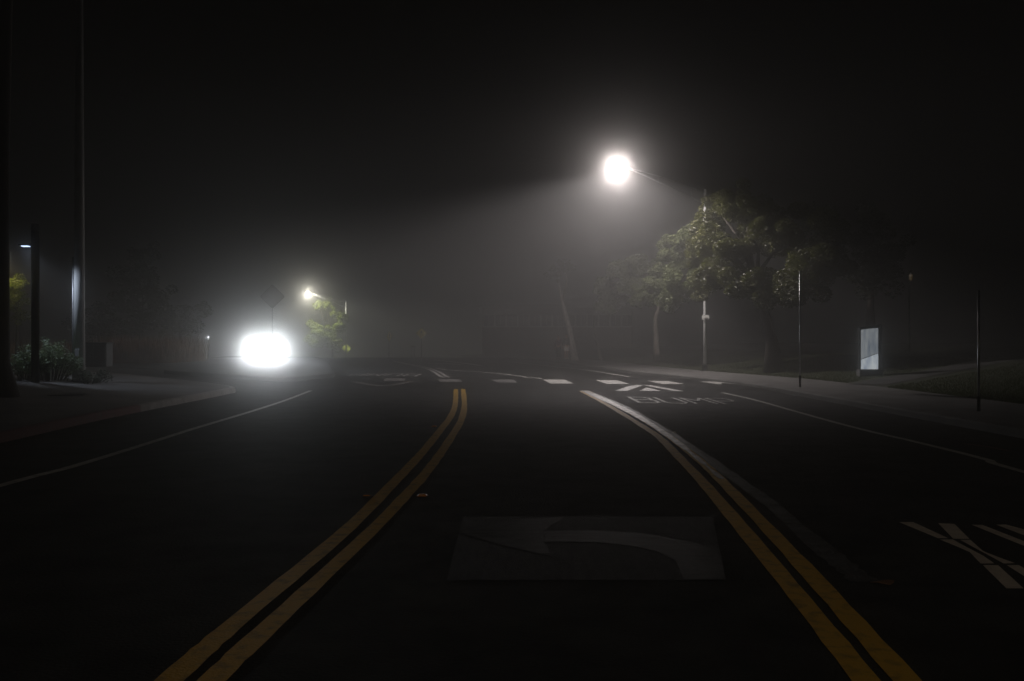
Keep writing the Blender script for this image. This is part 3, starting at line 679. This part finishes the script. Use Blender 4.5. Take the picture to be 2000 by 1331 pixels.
# bush at the foot of the pole
def bush(name, label, stems, base, n, s, m, spread, height):
    o = empty(name, base, label, 'bush'); b = MB(); lf = MB()
    for i in range(stems):
        a = random.uniform(0, 6.28); d = spread * math.sqrt(random.random()); r_ = (d / spread)
        foot = Vector((d * .45 * math.cos(a) * 1.3, d * .45 * math.sin(a), 0)); hgt = height * (1 - .45 * r_ ** 2) * random.uniform(.6, 1.12)
        tip = Vector((d * math.cos(a) * 1.3, d * math.sin(a), hgt))
        mid = foot.lerp(tip, .55) + Vector((0, 0, hgt * .15))
        b.tube([foot, mid, tip], [.012, .009, .004], 5)
        for k in range(n):
            t = random.uniform(.25, 1.02); p_ = foot.lerp(mid, t * 2) if t < .5 else mid.lerp(tip, (t - .5) * 2)
            leaves(lf, p_, .09, 3, s, 1)
    b.build('stem', M['barkdark'], o); lf.build('foliage', m, o)
    return o
M['bushleaf'] = mat('bush_leaf', (.15, .19, .12), .5, var=.5, scale=3, trans=.2)
pbs = at(98, 742, 27.6); pbs.z = ltop(pbs.x, 30)
bush('bush', 'leafy grey-green bush between the dark post and the tall pole', 70, pbs, 18, .10, M['bushleaf'], .82, 1.2)
pbs = at(45, 745, 27); pbs.z = ltop(pbs.x, 29)
bush('bush', 'low straggly bush left of the dark post', 34, pbs, 13, .10, M['bushleaf'], .6, .95)
pbs = at(172, 746, 27.6); pbs.z = ltop(pbs.x, 31.2)
bush('bush', 'low dark bush in front of the tall pole base', 34, pbs, 12, .07, M['leafdark'], .6, .42)
# dry grass bank
b = MB()
for i in range(9000):
    x = random.uniform(-27, -17.5); y = random.uniform(47, 53); h = .9 + .35 * math.sin(x * 1.3) * math.sin(x * .7 + 1) + random.uniform(-.25, .35)
    z = H(x, y) + .1; dx, dy = random.uniform(-.25, .25), random.uniform(-.25, .25); w_ = .02
    b.add([(x - w_, y, z), (x + w_, y, z), (x + dx * .4, y + dy * .4, z + h * .6), (x + dx, y + dy, z + h)], [(0, 1, 2), (0, 2, 3)])
tag(b.build('dry_grass', M['straw']), 'bank of tall reddish dry grass under the dark trees', 'grass', kind='stuff')
# lawn blades near the pavement edge
b = MB()
for i in range(52000):
    y = 22 + 50 * random.random() ** 1.6; d = 3.3 + 8 * random.random() ** 1.5; x = interp(KR, y) + d; z = lawn_z(x, y) + .03
    if y < 40 and x > 11.5 and y > 27 and abs((y - 31.2) - (x - 12) * .6) < 1.6: continue
    h = random.uniform(.03, .08); dx, dy = random.uniform(-.03, .03), random.uniform(-.03, .03); w_ = .007
    b.add([(x - w_, y, z), (x + w_, y, z), (x + dx, y + dy, z + h)], [(0, 1, 2)])
tag(b.build('lawn_blades', M['grass']), 'short grass blades along the lawn edge', 'grass', kind='stuff')

# ------------------------------------------------------------ building in the fog
yb = 97; xa, xb = at(942, 0, yb).x, at(1235, 0, yb).x; zt = at(0, 602, yb).z; gzb = -1.0
o = empty('low_building', ((xa + xb) / 2, yb, gzb), 'long low building with a row of windows faint in the fog', 'building')
wB = xb - xa; hB = zt - gzb; zw1 = at(0, 614, yb).z - gzb; zw0 = at(0, 640, yb).z - gzb
b = MB(); b.box((0, 6, (hB + zw1) / 2), (wB, 12, hB - zw1)); b.box((0, 6.4, (zw0 + zw1) / 2), (wB - .1, 11.2, zw1 - zw0)); b.build('wall', M['wall'], o)
b = MB(); b.box((0, 6, zw0 / 2), (wB, 12, zw0)); b.build('base_wall', M['wallbase'], o)
b = MB(); b.box((0, 6, hB + .12), (wB + .8, 12.8, .24)); b.box((0, 6, hB + .28), (wB + .4, 12.4, .1)); b.build('roof', M['trim'], o)
nw = 13
for i in range(nw):
    x = -wB / 2 + (i + .5) * wB / nw; ww = wB / nw
    b = MB()
    b.box((x - ww / 2 + .09, .25, (zw0 + zw1) / 2), (.17, .3, zw1 - zw0 - .01)); b.box((x + .085, .25, zw0 + .06), (ww - .175, .3, .11)); b.box((x + .085, .25, zw1 - .07), (ww - .175, .3, .11)); b.box((x + .085, .25, (zw0 + zw1) / 2 + .1), (.05, .26, zw1 - zw0 - .3))
    f_ = b.build('window', M['trim'], o)
    b = MB(); b.box((x + .085, .34, (zw0 + zw1) / 2), (ww - .18, .02, zw1 - zw0 - .25)); b.build('pane', M['glass'], f_)

# ------------------------------------------------------------ car with headlights
CP = Vector((at(520, 0, 61).x, 61, 0)); CP.z = H(CP.x, 61)
car = empty('car', CP, 'car facing us with both headlights glaring white through the fog', 'car', R(12))
def section(y, w, z0, z1, n=16, e=3.2):
    out = []
    for j in range(n):
        a = 2 * math.pi * j / n; ca, sa = math.cos(a), math.sin(a)
        out.append((w / 2 * math.copysign(abs(ca) ** (2 / e), ca), y, (z0 + z1) / 2 + (z1 - z0) / 2 * math.copysign(abs(sa) ** (2 / e), sa)))
    return out
def loft(b, secs):
    n = len(secs[0]); vs = [p_ for s_ in secs for p_ in s_]
    b.add(vs, [(i * n + j, i * n + (j + 1) % n, (i + 1) * n + (j + 1) % n, (i + 1) * n + j) for i in range(len(secs) - 1) for j in range(n)] + [tuple(range(n - 1, -1, -1)), tuple(range((len(secs) - 1) * n, len(secs) * n))])
b = MB(); loft(b, [section(*q) for q in ((-2.25, 1.45, .32, .66), (-2.15, 1.66, .24, .76), (-1.8, 1.78, .2, .86), (-1.0, 1.82, .18, .95), (-.6, 1.82, .18, 1.0), (.9, 1.82, .18, 1.02), (1.6, 1.80, .2, 1.02), (2.1, 1.7, .26, .98), (2.25, 1.5, .36, .85))])
body = b.build('body', M['carpaint'], car, True)
b = MB(); loft(b, [section(*q) for q in ((-1.05, 1.5, .88, .93), (-.75, 1.46, .88, 1.12), (-.3, 1.38, .9, 1.38), (.1, 1.32, .92, 1.44), (.8, 1.30, .92, 1.42), (1.4, 1.34, .9, 1.2), (1.9, 1.42, .88, .98))])
b.build('cabin_glass', M['glass'], car, True)
b = MB(); loft(b, [section(*q, e=4) for q in ((-.32, 1.22, 1.385, 1.40), (.0, 1.22, 1.41, 1.46), (.6, 1.20, 1.41, 1.46), (.95, 1.18, 1.37, 1.39))]); b.build('roof', M['carpaint'], car, True)
b = MB(); b.box((0, -2.245, .5), (.85, .06, .16)); [b.box((0, -2.28, .44 + k * .04), (.83, .02, .012)) for k in range(4)]; b.build('grille', M['plastic'], car)
b = MB(); b.box((0, -2.25, .33), (1.3, .08, .1)); bevel(b.build('bumper', M['plastic'], car), .02)
b = MB(); b.box((0, -2.31, .35), (.31, .01, .15)); b.build('number_plate', M['whitewood'], car)
for s_ in (-1, 1):
    b = MB(); b.lathe([(.0, -.05), (.09, -.04), (.10, .0), (.07, .04), (.0, .05)], n=16)
    hl = b.build('headlight', M['headlens'], car, True); hl.rotation_euler = (R(90), 0, 0); hl.location = (s_ * .58, -2.19, .66)
    b = MB(); b.box((s_ * 1.0, -.62, 1.0), (.18, .1, .12)); bevel(b.build('mirror', M['carpaint'], car), .03)
    for yy in (-1.4, 1.35):
        b = MB(); b.lathe([(.2, -.1), (.30, -.1), (.325, -.07), (.325, .07), (.30, .1), (.2, .1)], n=24)
        wh = b.build('wheel', M['rubber'], car, True); wh.rotation_euler = (0, R(90), 0); wh.location = (s_ * .83, yy, .325)
        b = MB(); b.lathe([(.0, .06), (.06, .08), (.19, .07), (.2, .095), (.205, .06), (.2, -.06), (.0, -.06)], n=20)
        b.build('rim', M['rim'], wh, True)
bpy.context.view_layer.update()
for s_ in (-1, 1):
    p_ = car.matrix_world @ Vector((s_ * .58, -2.33, .66))
    spot('headlight_beam', p_, (1.5, 10, .9), P_HEAD, 120, 1.0, (.93, .98, 1), car, .07)
    spot('headlight_beam', p_, (-2.0, 40, .9), P_HEAD * 1.1, 50, 1.0, (.80, .88, 1), car, .07)

# ------------------------------------------------------------ people
def skin_mesh(name, verts, edges, m, parent, sub=2, root=0):
    me = bpy.data.meshes.new(name); me.from_pydata([v[0] for v in verts], edges, []); o = bpy.data.objects.new(name, me); C.objects.link(o)
    sk = o.modifiers.new('skin', 'SKIN'); sk.use_smooth_shade = True
    for i, v in enumerate(verts):
        r_ = v[1]; me.skin_vertices[0].data[i].radius = (r_, r_) if not isinstance(r_, tuple) else r_
    me.skin_vertices[0].data[root].use_root = True
    ss = o.modifiers.new('subdivision', 'SUBSURF'); ss.levels = ss.render_levels = sub
    dg = bpy.context.evaluated_depsgraph_get(); dg.update(); nm = bpy.data.meshes.new_from_object(o.evaluated_get(dg))
    o.modifiers.clear(); o.data = nm; nm.name = name; nm.materials.clear(); nm.materials.append(m); o.parent = parent
    for p_ in nm.polygons: p_.use_smooth = True
    return o
def person(label, loc, rz, h, top, bottom, bottom_len, pose):
    o = empty('person', loc, label, 'person', rz, 'people standing on the grass verge'); k = h / 1.75
    V = []; E = []
    def v(x, y, z, r_, par=None):
        V.append(((x * k, y * k, z * k), (r_[0] * k, r_[1] * k) if isinstance(r_, tuple) else r_ * k)); i = len(V) - 1
        if par is not None: E.append((par, i))
        return i
    pel = v(0, 0, .95, (.15, .10)); wa = v(0, 0, 1.1, (.125, .09), pel); ch = v(0, 0, 1.3, (.16, .11), wa); ne = v(0, 0, 1.46, .06, ch); n2 = v(0, -.01, 1.53, .055, ne)
    hd_ = v(0, -.02, 1.62, (.075, .09), n2); h2 = v(0, -.01, 1.70, (.07, .085), hd_); v(0, -.125, 1.61, .012, hd_)
    for s_ in (-1, 1): v(s_ * .085, 0, 1.62, .012, hd_)
    arms = {}
    for s_ in (-1, 1):
        sp = pose.get(s_, (.24, 0, 1.15, .27, -.04, .9))
        sh = v(s_ * .18, 0, 1.40, .055, ch); el = v(s_ * sp[0], sp[1], sp[2], .04, sh); wr_ = v(s_ * sp[3], sp[4], sp[5], .026, el)
        d = Vector((s_ * (sp[3] - sp[0]), sp[4] - sp[1], sp[5] - sp[2])).normalized(); w0 = Vector((s_ * sp[3], sp[4], sp[5]))
        pa_ = w0 + d * .07; pm = v(*pa_, .03, wr_)
        for q in range(4):
            off = Vector((0, (q - 1.5) * .02, 0)); ln = (.065, .075, .07, .055)[q]
            f1 = v(*(pa_ + d * .035 + off), .009, pm); f2 = v(*(pa_ + d * (.035 + ln * .6) + off + Vector((-s_ * .01, 0, 0))), .008, f1); v(*(pa_ + d * (.035 + ln) + off + Vector((-s_ * .03, 0, 0))), .007, f2)
        t1 = v(*(w0 + d * .04 + Vector((0, -.035, 0))), .011, pm); v(*(w0 + d * .075 + Vector((-s_ * .01, -.055, 0))), .009, t1)
        arms[s_] = (sp, )
    lx = pose.get('legs', ((.09, 0), (.10, .02)))
    for s_, (fx, fy) in zip((-1, 1), lx):
        hp_ = v(s_ * .09, 0, .87, .085, pel); kn = v(s_ * fx, fy * .4 - .01, .49, .055, hp_); an_ = v(s_ * fx, fy + .02, .09, .036, kn); v(s_ * fx * 1.1, fy - .12, .04, .032, an_)
    skin_mesh('body', V, E, M['skin'], o)
    V = []; E = []
    pel = v(0, 0, .93, (.175, .125)); wa = v(0, 0, 1.1, (.15, .11), pel); ch = v(0, 0, 1.3, (.185, .13), wa); v(0, 0, 1.45, .075, ch)
    for s_ in (-1, 1):
        sp = pose.get(s_, (.24, 0, 1.15, .27, -.04, .9)); sh = v(s_ * .19, 0, 1.40, .072, ch); el = v(s_ * sp[0], sp[1], sp[2], .056, sh)
        v(s_ * (sp[0] + (sp[3] - sp[0]) * .9), sp[1] + (sp[4] - sp[1]) * .9, sp[2] + (sp[5] - sp[2]) * .9, .042, el)
    skin_mesh('jacket', V, E, top, o)
    V = []; E = []
    pel = v(0, 0, .96, (.165, .12))
    for s_, (fx, fy) in zip((-1, 1), lx):
        hp_ = v(s_ * .09, 0, .86, .105, pel); kn = v(s_ * fx, fy * .4 - .01, .52, .085, hp_)
        if bottom_len < .5: v(s_ * fx, fy + .02, .12, .06, kn)
    skin_mesh('trousers' if bottom_len < .5 else 'shorts', V, E, bottom, o)
    b = MB(); n = 14; vs = []
    for i in range(7):
        ph = i / 6 * math.pi * .62
        for j in range(n):
            a = 2 * math.pi * j / n; rr = .102 * k; front = max(0, -math.sin(a)); z = math.cos(ph * (1 - .35 * front)); q = math.sin(ph * (1 - .35 * front))
            vs.append((rr * .9 * q * math.cos(a), (.0 + rr * 1.12 * q * math.sin(a)), (1.65 * k + rr * 1.15 * z)))
    b.add(vs, [(i * n + j, i * n + (j + 1) % n, (i + 1) * n + (j + 1) % n, (i + 1) * n + j) for i in range(6) for j in range(n)]); b.build('hair', M['hair'], o, True)
    b = MB()
    for s_, (fx, fy) in zip((-1, 1), lx):
        loft(b, [[(x + s_ * fx * k * 1.05, y_ + fy * k, z) for x, y_, z in section(yy, w_, 0, t_, 10, 2.6)] for yy, w_, t_ in ((.08, .07, .08), (.03, .09, .11), (-.06, .095, .09), (-.15, .09, .06), (-.19, .05, .04))])
    b.build('shoes', M['clothpale'] if bottom_len > .5 else M['clothdark'], o, True)
    return o
yq = 69
person('person in a dark top and pale shorts by the leaning trunk', (at(1106, 0, yq).x, yq, .33), R(20), 1.86, M['clothdark'], M['clothpale'], .6, {1: (.25, .03, 1.15, .24, -.10, .92), -1: (.26, .0, 1.14, .30, -.02, .88), 'legs': ((.10, -.05), (.11, .08))})
person('person in plum clothes standing left of the person in pale shorts', (at(1091, 0, yq + .5).x, yq + .5, .30), R(-25), 1.80, M['clothplum'], M['clothdark'], .1, {1: (.27, -.02, 1.16, .20, -.22, 1.08), 'legs': ((.09, .03), (.10, -.04))})

# ------------------------------------------------------------ haze
b = MB(); b.box((0, 130, -10), (300, 340, 44.9))
hz = bpy.data.materials.new('haze'); hz.use_nodes = True; nt = hz.node_tree; nt.nodes.remove(nt.nodes['Principled BSDF'])
add = nt.nodes.new('ShaderNodeAddShader')
for i, (d_, g_) in enumerate(((FOG_WIDE, G_WIDE), (FOG_FWD, G_FWD))):
    pv = nt.nodes.new('ShaderNodeVolumePrincipled'); pv.inputs['Density'].default_value = d_; pv.inputs['Anisotropy'].default_value = g_
    pv.inputs['Color'].default_value = (.96, .96, .96, 1); nt.links.new(pv.outputs[0], add.inputs[i])
nt.links.new(add.outputs[0], nt.nodes['Material Output'].inputs['Volume'])
tag(b.build('haze', hz), 'thick night fog filling the whole place', 'fog', kind='stuff')
